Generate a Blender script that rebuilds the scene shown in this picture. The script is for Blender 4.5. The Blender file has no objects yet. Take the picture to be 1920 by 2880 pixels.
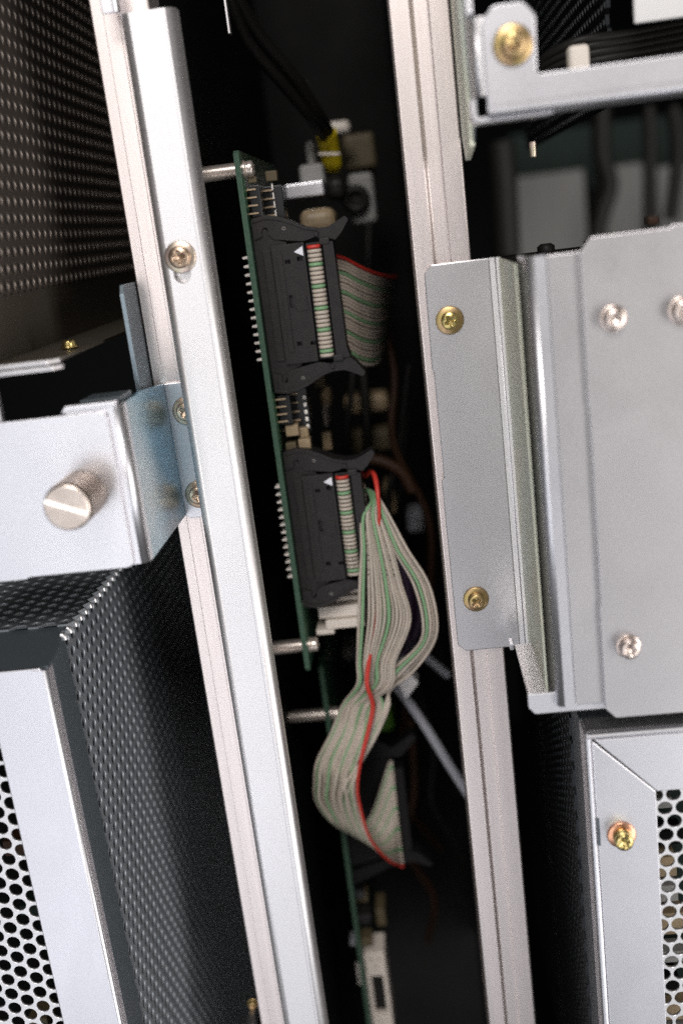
import bpy, math, random
import numpy as np
from mathutils import Vector, Matrix, Quaternion
random.seed(7)
S = bpy.context.scene
COL = S.collection
MM = 0.001

# ------------------------------------------------------------------ camera
# camera axes in the rack's frame (x right, y down, z into the rack), measured from the rack's vanishing points
CM = np.array([[0.99147526, 0.11927297, 0.05244779],
               [-0.10085855, 0.95739364, -0.27060112],
               [-0.08248858, 0.26300451, 0.96126181]])
FPX, CAMY = 2921.06, -280.0
cam = bpy.data.cameras.new('camera')
cam.sensor_fit = 'VERTICAL'; cam.sensor_height = 36; cam.lens = 36 * FPX / 2880
cam.clip_start = 0.01; cam.clip_end = 20
cam.dof.use_dof = True; cam.dof.focus_distance = 0.288; cam.dof.aperture_fstop = 6.0
cam.dof.aperture_blades = 7
co = bpy.data.objects.new('camera', cam); COL.objects.link(co); S.camera = co
R_, D_, F_ = [Vector((r[0], r[2], -r[1])) for r in CM]
m = Matrix((R_, -D_, -F_)).transposed().to_4x4(); m.translation = Vector((0, CAMY * MM, 0))
co.matrix_world = m

# ------------------------------------------------------------------ world, lamps, exposure
w = bpy.data.worlds.new('World'); S.world = w; w.use_nodes = True
w.node_tree.nodes['Background'].inputs[0].default_value = (1.0, 0.965, 0.95, 1)
w.node_tree.nodes['Background'].inputs[1].default_value = 0.07
def area(name, loc, target, sx, sy, power, col):
    l = bpy.data.lights.new(name, 'AREA'); l.shape = 'RECTANGLE'; l.size = sx; l.size_y = sy
    l.energy = power; l.color = col
    o = bpy.data.objects.new(name, l); COL.objects.link(o); o.location = loc
    o.rotation_euler = (Vector(target) - Vector(loc)).to_track_quat('-Z', 'Y').to_euler()
    return o
area('upper_lamp', (-0.44, -1.7, 0.25), (0, 0, -0.08), 0.42, 0.95, 3.0, (1.0, 0.975, 0.965))
area('ceiling_lamp', (0.0, -1.25, 1.0), (0, 0, -0.06), 0.5, 0.5, 14.5, (1.0, 0.965, 0.94))
area('left_fill', (-0.95, -1.5, -0.35), (0, 0, -0.08), 0.5, 0.8, 1.2, (0.80, 0.88, 1.0))  # cool fill added from the left, not a real window
area('left_low_fill', (-0.5, -1.7, -0.5), (0, 0, -0.08), 0.35, 0.5, 1.7, (0.97, 0.97, 1.0))  # fill lamp added to brighten the left metal faces
area('floor_glow', (-0.50, -1.3, -1.05), (0, 0, -0.08), 1.1, 0.6, 3.3, (0.90, 0.93, 1.0))
area('right_lamp', (1.3, -1.2, -0.3), (0, 0, -0.08), 0.5, 1.2, 17, (1.0, 0.955, 0.93))
area('right_floor_glow', (0.85, -1.2, -1.15), (0, 0, -0.08), 0.7, 0.6, 5.0, (0.95, 0.97, 1.0))
S.view_settings.view_transform = 'Standard'; S.view_settings.look = 'None'
S.view_settings.exposure = 0.0; S.view_settings.gamma = 1.0
S.cycles.max_bounces = 7; S.cycles.use_denoising = False

# ------------------------------------------------------------------ measuring
def at(px, py, ax, v):
    """point of the rack (mm) on the plane ax = v along the line of sight of photo pixel px, py"""
    r = CM.T @ np.array([px - 960, py - 1440, FPX]); d = np.array([r[0], r[2], -r[1]])
    o = np.array([0, CAMY, 0.]); i = 'xyz'.index(ax)
    return o + (v - o[i]) / d[i] * d
def aty(px, py, y): return at(px, py, 'y', y)

# ------------------------------------------------------------------ materials
def mat(name, base, metal=0.0, rough=0.5, grain=0.0, gscale=900, brush=None, bump=0.0, var=None, coat=0, vscale=60, spec=None, aniso=0):
    M = bpy.data.materials.new(name); M.use_nodes = True
    N = M.node_tree.nodes; L = M.node_tree.links; b = N['Principled BSDF']
    b.inputs['Base Color'].default_value = (*base, 1); b.inputs['Metallic'].default_value = metal
    b.inputs['Roughness'].default_value = rough
    if coat: b.inputs['Coat Weight'].default_value = coat
    if spec is not None: b.inputs['Specular IOR Level'].default_value = spec
    tc = N.new('ShaderNodeTexCoord'); mp = N.new('ShaderNodeMapping'); L.new(tc.outputs['Object'], mp.inputs[0])
    if brush: mp.inputs['Scale'].default_value = brush
    n = N.new('ShaderNodeTexNoise'); n.inputs['Scale'].default_value = gscale; n.inputs['Detail'].default_value = 4
    L.new(mp.outputs[0], n.inputs['Vector'])
    if grain:
        mr = N.new('ShaderNodeMapRange'); mr.inputs[3].default_value = rough - grain; mr.inputs[4].default_value = rough + grain
        L.new(n.outputs['Fac'], mr.inputs[0]); L.new(mr.outputs[0], b.inputs['Roughness'])
        if metal > .8:
            sm_ = N.new('ShaderNodeTexNoise'); sm_.inputs['Scale'].default_value = 38; sm_.inputs['Detail'].default_value = 6; sm_.inputs['Distortion'].default_value = 1.2
            L.new(mp.outputs[0], sm_.inputs['Vector']); ad = N.new('ShaderNodeMapRange'); ad.inputs[1].default_value = .3; ad.inputs[2].default_value = .7
            ad.inputs[3].default_value = -.014; ad.inputs[4].default_value = .018; L.new(sm_.outputs['Fac'], ad.inputs[0])
            su = N.new('ShaderNodeMath'); su.operation = 'ADD'; L.new(mr.outputs[0], su.inputs[0]); L.new(ad.outputs[0], su.inputs[1]); L.new(su.outputs[0], b.inputs['Roughness'])
    if var:
        n2 = N.new('ShaderNodeTexNoise'); n2.inputs['Scale'].default_value = vscale; n2.inputs['Detail'].default_value = 5
        L.new(mp.outputs[0], n2.inputs['Vector'])
        mx = N.new('ShaderNodeMix'); mx.data_type = 'RGBA'
        mx.inputs[6].default_value = (*base, 1); mx.inputs[7].default_value = (*var, 1)
        cr = N.new('ShaderNodeMapRange'); cr.inputs[1].default_value = .4; cr.inputs[2].default_value = .65
        L.new(n2.outputs['Fac'], cr.inputs[0]); L.new(cr.outputs[0], mx.inputs[0]); L.new(mx.outputs[2], b.inputs['Base Color'])
    if bump:
        bp = N.new('ShaderNodeBump'); bp.inputs['Strength'].default_value = bump; bp.inputs['Distance'].default_value = 0.0002
        L.new(n.outputs['Fac'], bp.inputs['Height']); L.new(bp.outputs[0], b.inputs['Normal'])
    if aniso:
        b.inputs['Anisotropic'].default_value = aniso
        t = N.new('ShaderNodeTangent'); t.direction_type = 'RADIAL'; t.axis = 'Y'
        L.new(t.outputs[0], b.inputs['Tangent'])
    return M
M = dict(
    zinc=mat('zinc_plated_steel', (.82, .81, .84), 1, .40, .04, 1500, bump=.025, var=(.80, .79, .825), vscale=12),
    zincw=mat('bright_white_zinc', (.94, .915, .92), 1, .46, .05, 1500, bump=.04, var=(.92, .895, .90), vscale=25),
    zincg=mat('galvanised_panel_steel', (.67, .65, .655), 1, .42, .04, 1500, bump=.025, var=(.64, .62, .63), vscale=9),
    zincb=mat('blue_tinted_zinc', (.24, .42, .52), 1, .32, .06, 700, bump=.06, var=(.44, .50, .52), vscale=22),  # blue tint, used on the bracket's side wall alone
    zincy=mat('yellow_tinted_zinc', (.80, .80, .64), .1, .55, .05, 900, bump=.04, var=(.76, .79, .68), vscale=40),  # pale yellow tint, used on side walls alone
    alu=mat('bare_aluminium', (.96, .855, .82), 1, .40, .05, 700, brush=(6, 6, .12), bump=.04, var=(.87, .785, .755), vscale=45),
    dsteel=mat('dark_reflection_steel', (.095, .115, .130), .35, .42, .06, 700, bump=.05),  # the dark surroundings that the steel mirrors are put into its colour
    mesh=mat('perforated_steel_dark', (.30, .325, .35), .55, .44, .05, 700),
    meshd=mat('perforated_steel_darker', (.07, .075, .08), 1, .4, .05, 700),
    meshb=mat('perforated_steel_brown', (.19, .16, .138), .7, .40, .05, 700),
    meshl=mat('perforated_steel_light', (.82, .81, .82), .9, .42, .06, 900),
    black=mat('black_paint', (.004, .0045, .0045), 0, .8, .1, 300, spec=.08),
    blackw=mat('black_steel_wall', (.008, .0095, .009), 0, .6, .1, 120, spec=.15),
    brass=mat('brass_yellow_chromate', (.62, .49, .20), 1, .26, .08, 900),
    gold=mat('gold_chromate_washer', (.47, .36, .15), 1, .38, .10, 700, var=(.50, .33, .20), vscale=250),
    iris=mat('pink_chromate_washer', (.72, .56, .50), 1, .34, .08, 700, var=(.66, .60, .44), vscale=250),
    cop=mat('copper_washer', (.80, .42, .26), 1, .30, .08, 700),
    nick=mat('nickel_screw', (.60, .51, .46), 1, .30, .06, 900),
    knob=mat('turned_nickel', (.58, .50, .44), 1, .30, .05, 900, aniso=.75),
    knurl=mat('knurled_nickel', (.44, .37, .32), 1, .30, .05, 900),
    post=mat('standoff_nickel', (.90, .80, .72), .75, .30, .05, 900),
    pcb=mat('green_solder_mask', (.028, .068, .038), 0, .38, .05, 400, var=(.022, .075, .045), coat=.3),
    pcbe=mat('board_edge', (.036, .088, .055), 0, .6, .1, 900, bump=.3, var=(.052, .11, .07), vscale=700),
    plas=mat('black_connector_plastic', (.0165, .0145, .0145), 0, .48, .07, 1200, bump=.25, var=(.022, .019, .0185), vscale=350, spec=.32),
    plasd=mat('recess_shade_plastic', (.007, .007, .007), 0, .6),  # connector plastic darkened, shade between the wire folds put into the colour
    cream=mat('cream_wire', (.56, .485, .41), 0, .38, .05, 900, var=(.50, .44, .37), vscale=200),
    green=mat('green_wire', (.22, .40, .21), 0, .42),
    red=mat('red_wire', (.60, .045, .03), 0, .38),
    sage=mat('shaded_sage_wire', (.34, .345, .26), 0, .5),
    dred=mat('dull_red_wire', (.30, .035, .02), 0, .5),
    sageg=mat('shaded_green_wire', (.20, .31, .17), 0, .5),
    tray=mat('brown_reflection_steel', (.11, .095, .075), .45, .40, .06, 300),  # dark brownish reflections on tray and band put into the colour
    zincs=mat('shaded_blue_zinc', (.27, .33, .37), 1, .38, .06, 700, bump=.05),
    bronze=mat('bronze_chromate', (.50, .37, .27), 1, .34, .08, 700),
    whitep=mat('white_nylon', (.74, .72, .72), 0, .45, .05, 600),
    ivory=mat('ivory_plastic', (.80, .72, .64), 0, .45, .05, 600),
    backing=mat('grey_hole_backing', (.07, .078, .085), .3, .5, .05, 100),  # for the plates added behind the lower left holes
    farpale=mat('far_pale_panel', (.14, .137, .13), 0, .6, .05, 60),
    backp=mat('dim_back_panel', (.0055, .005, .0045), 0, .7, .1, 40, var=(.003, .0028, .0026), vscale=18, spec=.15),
    ink=mat('white_ink', (.85, .86, .92), 0, .6),
    dink=mat('dark_ink', (.03, .03, .03), 0, .6),
    blk=mat('black_cable_jacket', (.011, .010, .009), 0, .5, .05, 300, spec=.25),
    grey=mat('grey_cable_jacket', (.30, .30, .33), 0, .5, .05, 300),
    yel=mat('yellow_sleeve', (.55, .42, .012), 0, .40),
    tan=mat('tan_component', (.27, .20, .12), 0, .5, .05, 300, var=(.36, .27, .16), vscale=200),
    tand=mat('dim_tan_component', (.11, .085, .045), 0, .6, .05, 300),
    pin=mat('tinned_pin', (.95, .90, .84), .1, .35),
    leg=mat('gilt_leg', (.55, .42, .28), .5, .4),
    chip=mat('chip_epoxy', (.010, .010, .011), 0, .30),
    pale=mat('pale_grey_panel', (.30, .29, .27), 0, .6, .05, 60, var=(.26, .26, .25), vscale=12),
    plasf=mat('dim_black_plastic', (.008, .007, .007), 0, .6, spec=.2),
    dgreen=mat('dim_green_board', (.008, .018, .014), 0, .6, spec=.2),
    lime=mat('lime_board', (.06, .16, .01), 0, .5),
    purple=mat('purple_wire', (.028, .012, .032), 0, .5),
    brown=mat('brown_wire', (.045, .02, .01), 0, .55, spec=.3),
    white=mat('white_painted_panel', (.80, .79, .78), 0, .55, .05, 60),
)

# ------------------------------------------------------------------ geometry collector (mm)
class G:
    def __init__(s): s.v = []; s.f = []; s.s = []
    def add(s, vs, fs, smooth=False):
        o = len(s.v); s.v += [tuple(map(float, p)) for p in vs]
        s.f += [tuple(i + o for i in f) for f in fs]; s.s += [smooth] * len(fs); return s
    def box(s, x0, x1, y0, y1, z0, z1):
        x0, x1 = sorted((x0, x1)); y0, y1 = sorted((y0, y1)); z0, z1 = sorted((z0, z1))
        v = [(x, y, z) for x in (x0, x1) for y in (y0, y1) for z in (z0, z1)]
        return s.add(v, [(0, 1, 3, 2), (4, 6, 7, 5), (0, 4, 5, 1), (2, 3, 7, 6), (0, 2, 6, 4), (1, 5, 7, 3)])
    def prism(s, poly, a0, a1, ax='y'):
        n = len(poly)
        def P(a, p):
            return {'y': (p[0], a, p[1]), 'z': (p[0], p[1], a), 'x': (a, p[0], p[1])}[ax]
        v = [P(a0, p) for p in poly] + [P(a1, p) for p in poly]
        A = sum(poly[i][0] * poly[(i + 1) % n][1] - poly[(i + 1) % n][0] * poly[i][1] for i in range(n))
        flip = (A > 0) ^ (ax == 'y') ^ (a1 < a0)
        f = [tuple(range(n))[::-1], tuple(range(n, 2 * n))] + [(i, (i + 1) % n, n + (i + 1) % n, n + i) for i in range(n)]
        if not flip: f = [t[::-1] for t in f]
        return s.add(v, f)
    def fold(s, path, t, r, a0, a1, ax='z'):
        """sheet metal: a bent strip of thickness t, its section along path, extruded a0..a1"""
        pts = []
        for i, p in enumerate(path):
            if i in (0, len(path) - 1): pts.append(Vector(p)); continue
            p = Vector(p); a = (Vector(path[i - 1]) - p).normalized(); b = (Vector(path[i + 1]) - p).normalized()
            ang = a.angle(b); d = r / math.tan(ang / 2)
            p0 = p + a * d; p1 = p + b * d; c = p + (a + b).normalized() * (r / math.sin(ang / 2))
            for k in range(7):
                q = p0.lerp(p1, k / 6) - c; pts.append(c + q.normalized() * r)
        n = len(pts); L = []; Rr = []
        big = [(pts[i + 1] - pts[i]).length > r * .45 + .01 for i in range(n - 1)]
        for i in range(n):
            d = (pts[min(i + 1, n - 1)] - pts[max(i - 1, 0)]).normalized(); q = Vector((-d.y, d.x))
            L.append(pts[i] + q * t / 2); Rr.append(pts[i] - q * t / 2)
        def P(a, p): return {'z': (p[0], p[1], a), 'x': (a, p[0], p[1]), 'y': (p[0], a, p[1])}[ax]
        v = []
        for a in (a0, a1): v += [P(a, p) for p in L] + [P(a, p) for p in Rr]
        f = []; sm = []
        for i in range(n - 1):
            f += [(i, i + 1, 2 * n + i + 1, 2 * n + i), (n + i + 1, n + i, 3 * n + i, 3 * n + i + 1)]; sm += [not big[i], not big[i]]
            f += [(i, n + i, n + i + 1, i + 1), (2 * n + i, 2 * n + i + 1, 3 * n + i + 1, 3 * n + i)]; sm += [False, False]
        f += [(0, 2 * n, 3 * n, n), (n - 1, 2 * n - 1, 4 * n - 1, 3 * n - 1)]; sm += [False, False]
        o = len(s.v); s.add(v, f); s.s[-len(f):] = sm
        return s
    def tube(s, pts, r, n=8, cap=True):
        P = [Vector(p) for p in pts]; m_ = len(P)
        rr = r if isinstance(r, (list, tuple)) else [r] * m_
        t0 = (P[1] - P[0]).normalized(); u = t0.orthogonal().normalized(); prev = t0; vs = []
        for i in range(m_):
            t = (P[min(i + 1, m_ - 1)] - P[max(i - 1, 0)]).normalized()
            u = (prev.rotation_difference(t) @ u); u = (u - t * u.dot(t)).normalized(); prev = t; w_ = t.cross(u)
            for k in range(n):
                a = 2 * math.pi * k / n; vs.append(P[i] + (u * math.cos(a) + w_ * math.sin(a)) * rr[i])
        fs = [(i * n + k, i * n + (k + 1) % n, (i + 1) * n + (k + 1) % n, (i + 1) * n + k) for i in range(m_ - 1) for k in range(n)]
        s.add(vs, fs, True)
        if cap: s.add([vs[k] for k in range(n)], [tuple(range(n))[::-1]]); s.add([vs[(m_ - 1) * n + k] for k in range(n)], [tuple(range(n))])
        return s
    def lathe(s, prof, c, ax='y', n=32, smooth=True):
        """prof: (radius, height along ax); ax 'y' points out of the rack as -y, 'x' along +x, 'z' up"""
        c = Vector(c)
        E = {'y': (Vector((1, 0, 0)), Vector((0, 0, 1)), Vector((0, -1, 0))), 'x': (Vector((0, 1, 0)), Vector((0, 0, 1)), Vector((1, 0, 0))),
             'z': (Vector((1, 0, 0)), Vector((0, 1, 0)), Vector((0, 0, 1)))}[ax]
        vs = [c + (E[0] * math.cos(2 * math.pi * k / n) + E[1] * math.sin(2 * math.pi * k / n)) * r + E[2] * h for r, h in prof for k in range(n)]
        fs = [(i * n + k, i * n + (k + 1) % n, (i + 1) * n + (k + 1) % n, (i + 1) * n + k) for i in range(len(prof) - 1) for k in range(n)]
        s.add(vs, fs, smooth); l = (len(prof) - 1) * n
        s.add(vs[:n], [tuple(range(n))[::-1]]); s.add(vs[l:], [tuple(range(n))])
        return s

def base(*a): return Vector(a) * MM
def tag(o, label=None, cat=None, group=None, kind=None):
    if label: o['label'] = label
    if cat: o['category'] = cat
    if group: o['group'] = group
    if kind: o['kind'] = kind
    return o
WL = {}
def thing(name, label, cat, loc, group=None):
    o = bpy.data.objects.new(name, None); COL.objects.link(o); o.empty_display_size = .01
    o.location = base(*loc); WL[o] = Vector(loc); return tag(o, label, cat, group)
def obj(name, g, m_, parent=None, bevel=0, seg=2, angle=30, label=None):
    v = np.array(g.v)
    c = (v.min(0) + v.max(0)) / 2 if parent is None else np.array(WL[parent])
    if parent is not None: cc = (v.min(0) + v.max(0)) / 2; off = cc - c; c = cc
    me = bpy.data.meshes.new(name); me.from_pydata(((v - c) * MM).tolist(), [], g.f)
    me.polygons.foreach_set('use_smooth', g.s); me.materials.append(m_ if not isinstance(m_, str) else M[m_])
    import bmesh
    if len(g.f) < 30000:
        bm = bmesh.new(); bm.from_mesh(me); bmesh.ops.recalc_face_normals(bm, faces=bm.faces); bm.to_mesh(me); bm.free()
    o = bpy.data.objects.new(name, me); COL.objects.link(o)
    if parent is None: o.location = Vector(c) * MM
    else: o.parent = parent; o.location = Vector(off) * MM
    WL[o] = Vector(c)
    if bevel:
        b = o.modifiers.new('bevel', 'BEVEL'); b.width = bevel * MM; b.segments = seg; b.limit_method = 'ANGLE'; b.angle_limit = math.radians(angle)
        b.harden_normals = False
    if label: o['label'] = label
    return o
def cut(o, g):
    """cut the solid g out of o"""
    c = obj('cutter', g, 'black'); bpy.context.view_layer.update()
    mod = o.modifiers.new('cut', 'BOOLEAN'); mod.object = c; mod.operation = 'DIFFERENCE'; mod.solver = 'EXACT'
    if len(o.modifiers) > 1: o.modifiers.move(len(o.modifiers) - 1, 0)
    others = [x for x in o.modifiers if x.type != 'BOOLEAN']
    for x in others: x.show_viewport = False
    dg = bpy.context.evaluated_depsgraph_get(); dg.update()
    nm = bpy.data.meshes.new_from_object(o.evaluated_get(dg), depsgraph=dg)
    o.modifiers.remove(mod)
    for x in others: x.show_viewport = True
    old = o.data; o.data = nm; nm.name = old.name; bpy.data.meshes.remove(old)
    bpy.data.objects.remove(c)
def cr(pts, n=6):
    """smooth curve through the points"""
    P = [Vector(p) for p in pts]; P = [P[0] * 2 - P[1]] + P + [P[-1] * 2 - P[-2]]; out = []
    for i in range(1, len(P) - 2):
        a, b, c, d = P[i - 1:i + 3]
        for k in range(n):
            t = k / n
            out.append(((2 * b) + (c - a) * t + (2 * a - 5 * b + 4 * c - d) * t * t + (3 * b - a - 3 * c + d) * t ** 3) * .5)
    out.append(P[-2]); return out
def mould(poly, r):
    """round the corners of a polygon"""
    out = []; n = len(poly)
    for i in range(n):
        p = Vector(poly[i]); a = Vector(poly[i - 1]) - p; b = Vector(poly[(i + 1) % n]) - p
        d = min(r, a.length * .45, b.length * .45); p0 = p + a.normalized() * d; p1 = p + b.normalized() * d
        for k in range(5):
            t = k / 4; out.append(tuple((p0 * (1 - t) ** 2 + p * 2 * t * (1 - t) + p1 * t * t)))
    return out
def perforated(name, O, u, v, U, V, p, d, t, m_, parent=None, rows_u=True, keep=None):
    """a real perforated sheet: hexagonal cells with round holes and thickness t"""
    O = np.array(O, float); u = np.array(u, float); v = np.array(v, float); nrm = np.cross(u, v) * t
    if not rows_u: u, v = v, u; U, V = V, U; nrm = -nrm * 1.0
    hexa = [(p / math.sqrt(3) * math.cos(math.radians(30 + 60 * k)), p / math.sqrt(3) * math.sin(math.radians(30 + 60 * k))) for k in range(6)]
    hole = [(d / 2 * math.cos(math.radians(30 * k)), d / 2 * math.sin(math.radians(30 * k))) for k in range(12)]
    loc = np.array(hexa + hole); cell = np.vstack([loc[:, :1] * u + loc[:, 1:] * v, loc[:, :1] * u + loc[:, 1:] * v - nrm])
    f = []
    for k in range(6):
        k2 = (k + 1) % 6; h = [6 + (1 + 2 * k + j) % 12 for j in range(3)]
        f.append((k, k2, h[2], h[1], h[0])); f.append(tuple(18 + i for i in (k, h[0], h[1], h[2], k2)))
    sm = [False] * len(f)
    for k in range(12): f.append((6 + k, 6 + (k + 1) % 12, 24 + (k + 1) % 12, 24 + k)); sm.append(True)
    for k in range(6): f.append((k, 18 + k, 18 + (k + 1) % 6, (k + 1) % 6)); sm.append(False)
    cs = []; j = 0; rv = p * math.sqrt(3) / 2; b = V[0]
    while b <= V[1]:
        a = U[0] + (p / 2 if j % 2 else 0)
        while a <= U[1]:
            c = O + u * a + v * b
            if keep is None or keep(*c): cs.append(c)
            a += p
        b += rv; j += 1
    cs = np.array(cs); vs = (cs[:, None, :] + cell[None]).reshape(-1, 3)
    c0 = (vs.min(0) + vs.max(0)) / 2
    me = bpy.data.meshes.new(name); n = len(cs)
    sizes = [len(x) for x in f]; flat = np.concatenate([np.array(x) for x in f])
    loops = (flat[None] + (np.arange(n) * 36)[:, None]).ravel(); tot = np.tile(sizes, n); start = np.concatenate([[0], np.cumsum(tot)[:-1]])
    me.vertices.add(len(vs)); me.vertices.foreach_set('co', ((vs - c0) * MM).ravel())
    me.loops.add(len(loops)); me.loops.foreach_set('vertex_index', loops.astype(np.int32))
    me.polygons.add(len(tot)); me.polygons.foreach_set('loop_start', start.astype(np.int32))
    me.polygons.foreach_set('loop_total', tot.astype(np.int32))
    me.polygons.foreach_set('use_smooth', np.tile(sm, n)); me.update(calc_edges=True); me.validate()
    me.materials.append(M[m_]); o = bpy.data.objects.new(name, me); COL.objects.link(o)
    if parent is None: o.location = Vector(c0) * MM
    else: o.parent = parent; o.location = (Vector(c0) - WL[parent]) * MM
    WL[o] = Vector(c0); return o

# ------------------------------------------------------------------ setting: the dark inside of the cabinet
g = G()
g.box(-620, 620, 900, 910, -620, 420)
for x in (-620, 612): g.box(x, x + 8, 30, 900, -620, 420)
g.box(-612, 612, 30, 900, -620, -612); g.box(-612, 612, 30, 900, 412, 420)
tag(obj('cabinet_interior', g, 'black'), kind='structure')

def wall(name, label, g, m_='blackw', cat='panel'): return tag(obj(name, g, m_), label, cat)
wall('inner_side_plate', 'black inner side plate behind the left rail that the standoffs stand on', G().box(-60, -58.6, 6, 260, -420, 160))
wall('inner_side_plate', 'black inner side plate running back behind the right aluminium rail', G().box(3.6, 4.8, 46, 300, -420, 160))

# ------------------------------------------------------------------ aluminium rails
def alu_rail(label, x0, w_, y1, groove=True):
    k = w_ / 14.9
    sec = [(0, .35), (.35, 0), (5.0, 0), (6.0, .8), (9.6, .8), (9.75, 0), (14.5, 0), (14.9, .35), (14.9, y1), (0, y1)]
    if not groove: sec = [(0, .35), (.35, 0), (3.1, 0), (3.2, .06), (6.9, .06), (7.0, 0), (14.5, 0), (14.9, .35), (14.9, y1), (0, y1)]
    g = G().prism([(x0 + a * k, b) for a, b in sec], -430, 150, 'z')
    o = tag(obj('aluminium_rail', g, 'alu', bevel=.15), label, 'rail', 'aluminium rails of the rack')
    return o
alu_rail('bare aluminium rail at left, mostly hidden behind the white steel rail', -71, 14.9, 14, False)
alu_rail('grooved bare aluminium rail right of the ribbon cables, under the screwed plate', 2.9, 14.9, 40)

# ------------------------------------------------------------------ white steel rail with keyhole
t = thing('steel_rail', 'white zinc plated steel rail with one screw, left of the circuit board', 'rail', (-54.5, -12, -60))
ch = G().fold([(-60.6, -.6), (-60.6, -11.4), (-48.3, -11.4), (-48.3, -6.5)], 1.2, 1.7, -430, 55)
rail = obj('channel', ch, 'zincw', t)
cutp = [(-55.75 + 2.3 * math.cos(a), -6.6 + 2.5 * math.sin(a)) for a in [2 * math.pi * k / 32 for k in range(32)]]
cut(rail, G().prism(cutp, -16, -8))
obj('slot_backing', G().box(-59, -50, -9.6, -8.8, -12, 2), 'zincw', t)
# thin rolled line beside the right bend
obj('rolled_line', G().box(-50.75, -50.55, -12.06, -11.9, -430, 53), 'zincg', t)
tag(obj('steel_tab', G().fold([(-66, -8), (-62.3, -8), (-62.3, 0)], 1.2, 1, 56.2, 90), 'zinc', bevel=.2), 'short white steel tab above the top of the white steel rail', 'tab')

# ------------------------------------------------------------------ screws
def head_mesh(r, h, n=48, m_=14, rec=True, rot=0):
    """pan head along -y from 0 to -h with a cross recess"""
    g = G(); vs = []; rads = [r * (i / m_) for i in range(m_ + 1)]
    for i, rr in enumerate(rads):
        for k in range(n):
            a = 2 * math.pi * k / n; x = rr * math.cos(a); z = rr * math.sin(a); q = rr / r
            y = h * (1 - .28 * q ** 2.2) if q < .999 else h * .55
            if rec:
                ca, sa = math.cos(rot), math.sin(rot); X = abs(x * ca + z * sa); Z = abs(-x * sa + z * ca)
                L_, W_ = r * .62, r * .17
                inside = (X < L_ and Z < W_ * (1.35 - .35 * X / L_)) or (Z < L_ and X < W_ * (1.35 - .35 * Z / L_))
                if inside: y -= h * .62 * (1 - .75 * max(X, Z) / L_)
            vs.append((x, -y, z))
    fs = [(i * n + k, i * n + (k + 1) % n, (i + 1) * n + (k + 1) % n, (i + 1) * n + k) for i in range(m_) for k in range(n)]
    b = len(vs); vs += [(r * math.cos(2 * math.pi * k / n), 0, r * math.sin(2 * math.pi * k / n)) for k in range(n)]
    fs += [(m_ * n + k, m_ * n + (k + 1) % n, b + (k + 1) % n, b + k) for k in range(n)]
    g.add(vs, fs, True); return g
def spun(g, q, c):
    h = G(); h.v = [tuple(q @ Vector(p) + Vector(c)) for p in g.v]; h.f = list(g.f); h.s = list(g.s); return h
def screw(label, c, rh, rw, hm, wm, h=2.0, spring=0, d=(0, -1, 0), rot=.4, group='cross recess screws', name='machine_screw'):
    q = Vector((0, -1, 0)).rotation_difference(Vector(d)); t = thing(name, label, 'screw', c, group)
    y = 0
    obj('flat_washer', spun(G().lathe([(rw - .25, 0), (rw, .15), (rw, .45), (rw - .2, .6), (rh * .5, .6)], (0, 0, 0), n=40), q, c), wm, t); y = .6
    if spring:
        obj('spring_washer', spun(G().lathe([(rh * .93, y), (rh * 1.02, y + .15), (rh * 1.02, y + spring - .15), (rh * .93, y + spring)], (0, 0, 0), n=40), q, c), hm, t); y += spring + .02
    hd = head_mesh(rh, h, rot=rot); hd.v = [(a, b - y, c_) for a, b, c_ in hd.v]
    obj('screw_head', spun(hd, q, c), hm, t)
    return t
screw('gold screw with pink washer over the slot of the white steel rail', (-55.5, -12.05, -2.5), 2.75, 4.0, 'bronze', 'iris', 2.2, rot=.2)
screw('brass screw on the narrow right plate near its top', (10.7, -2.6, -26.9), 2.35, 3.7, 'brass', 'gold', 2.0, rot=.5)
screw('brass screw with spring washer on the narrow right plate near its bottom', (10.9, -2.6, -105.2), 2.3, 3.6, 'gold', 'gold', 1.8, .9, rot=.7)
screw('blurred brass screw on the rounded tab of the top right bracket', (27.0, -46.2, 31.7), 2.7, 4.1, 'gold', 'gold', 2.2, rot=.9)
screw('silver screw on the wide right cover, upper one nearer the fold', (44.2, -47.3, -26.2), 2.35, 3.0, 'nick', 'nick', 1.9, 1.0, rot=.3)
screw('silver screw on the wide right cover, cut by the right picture edge', (59.0, -47.3, -26.2), 2.5, 3.2, 'nick', 'nick', 1.9, 1.0, rot=.6)
screw('silver screw on the wide right cover near its bottom edge', (43.9, -47.3, -103.6), 2.35, 3.0, 'nick', 'nick', 1.9, 1.0, rot=.1)
screw('brass screw on a copper coloured washer on the lower right mesh frame', (40.2, -45.9, -155.6), 2.3, 3.6, 'brass', 'cop', 1.8, 1.9, rot=.4)
screw('bronze screw half behind the white rail, upper one of the blue bracket', (-62.6, -1.3, -43.2), 2.6, 3.9, 'bronze', 'bronze', 2.0, rot=.9)
screw('bronze screw half behind the white rail, lower one of the blue bracket', (-62.9, -1.3, -66.9), 2.6, 3.9, 'bronze', 'bronze', 2.0, rot=.2)
screw('small gold screw standing on the dark tray at upper left', (-84.5, -23, -20.9), 1.6, 2.2, 'brass', 'brass', 1.5, d=(0, 0, 1))
screw('small blurred gold screw head at the bottom beside the left aluminium rail', (-74.5, 8, -245), 1.5, 1.9, 'gold', 'gold', 1.6, d=(0, -1, 0))

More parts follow.
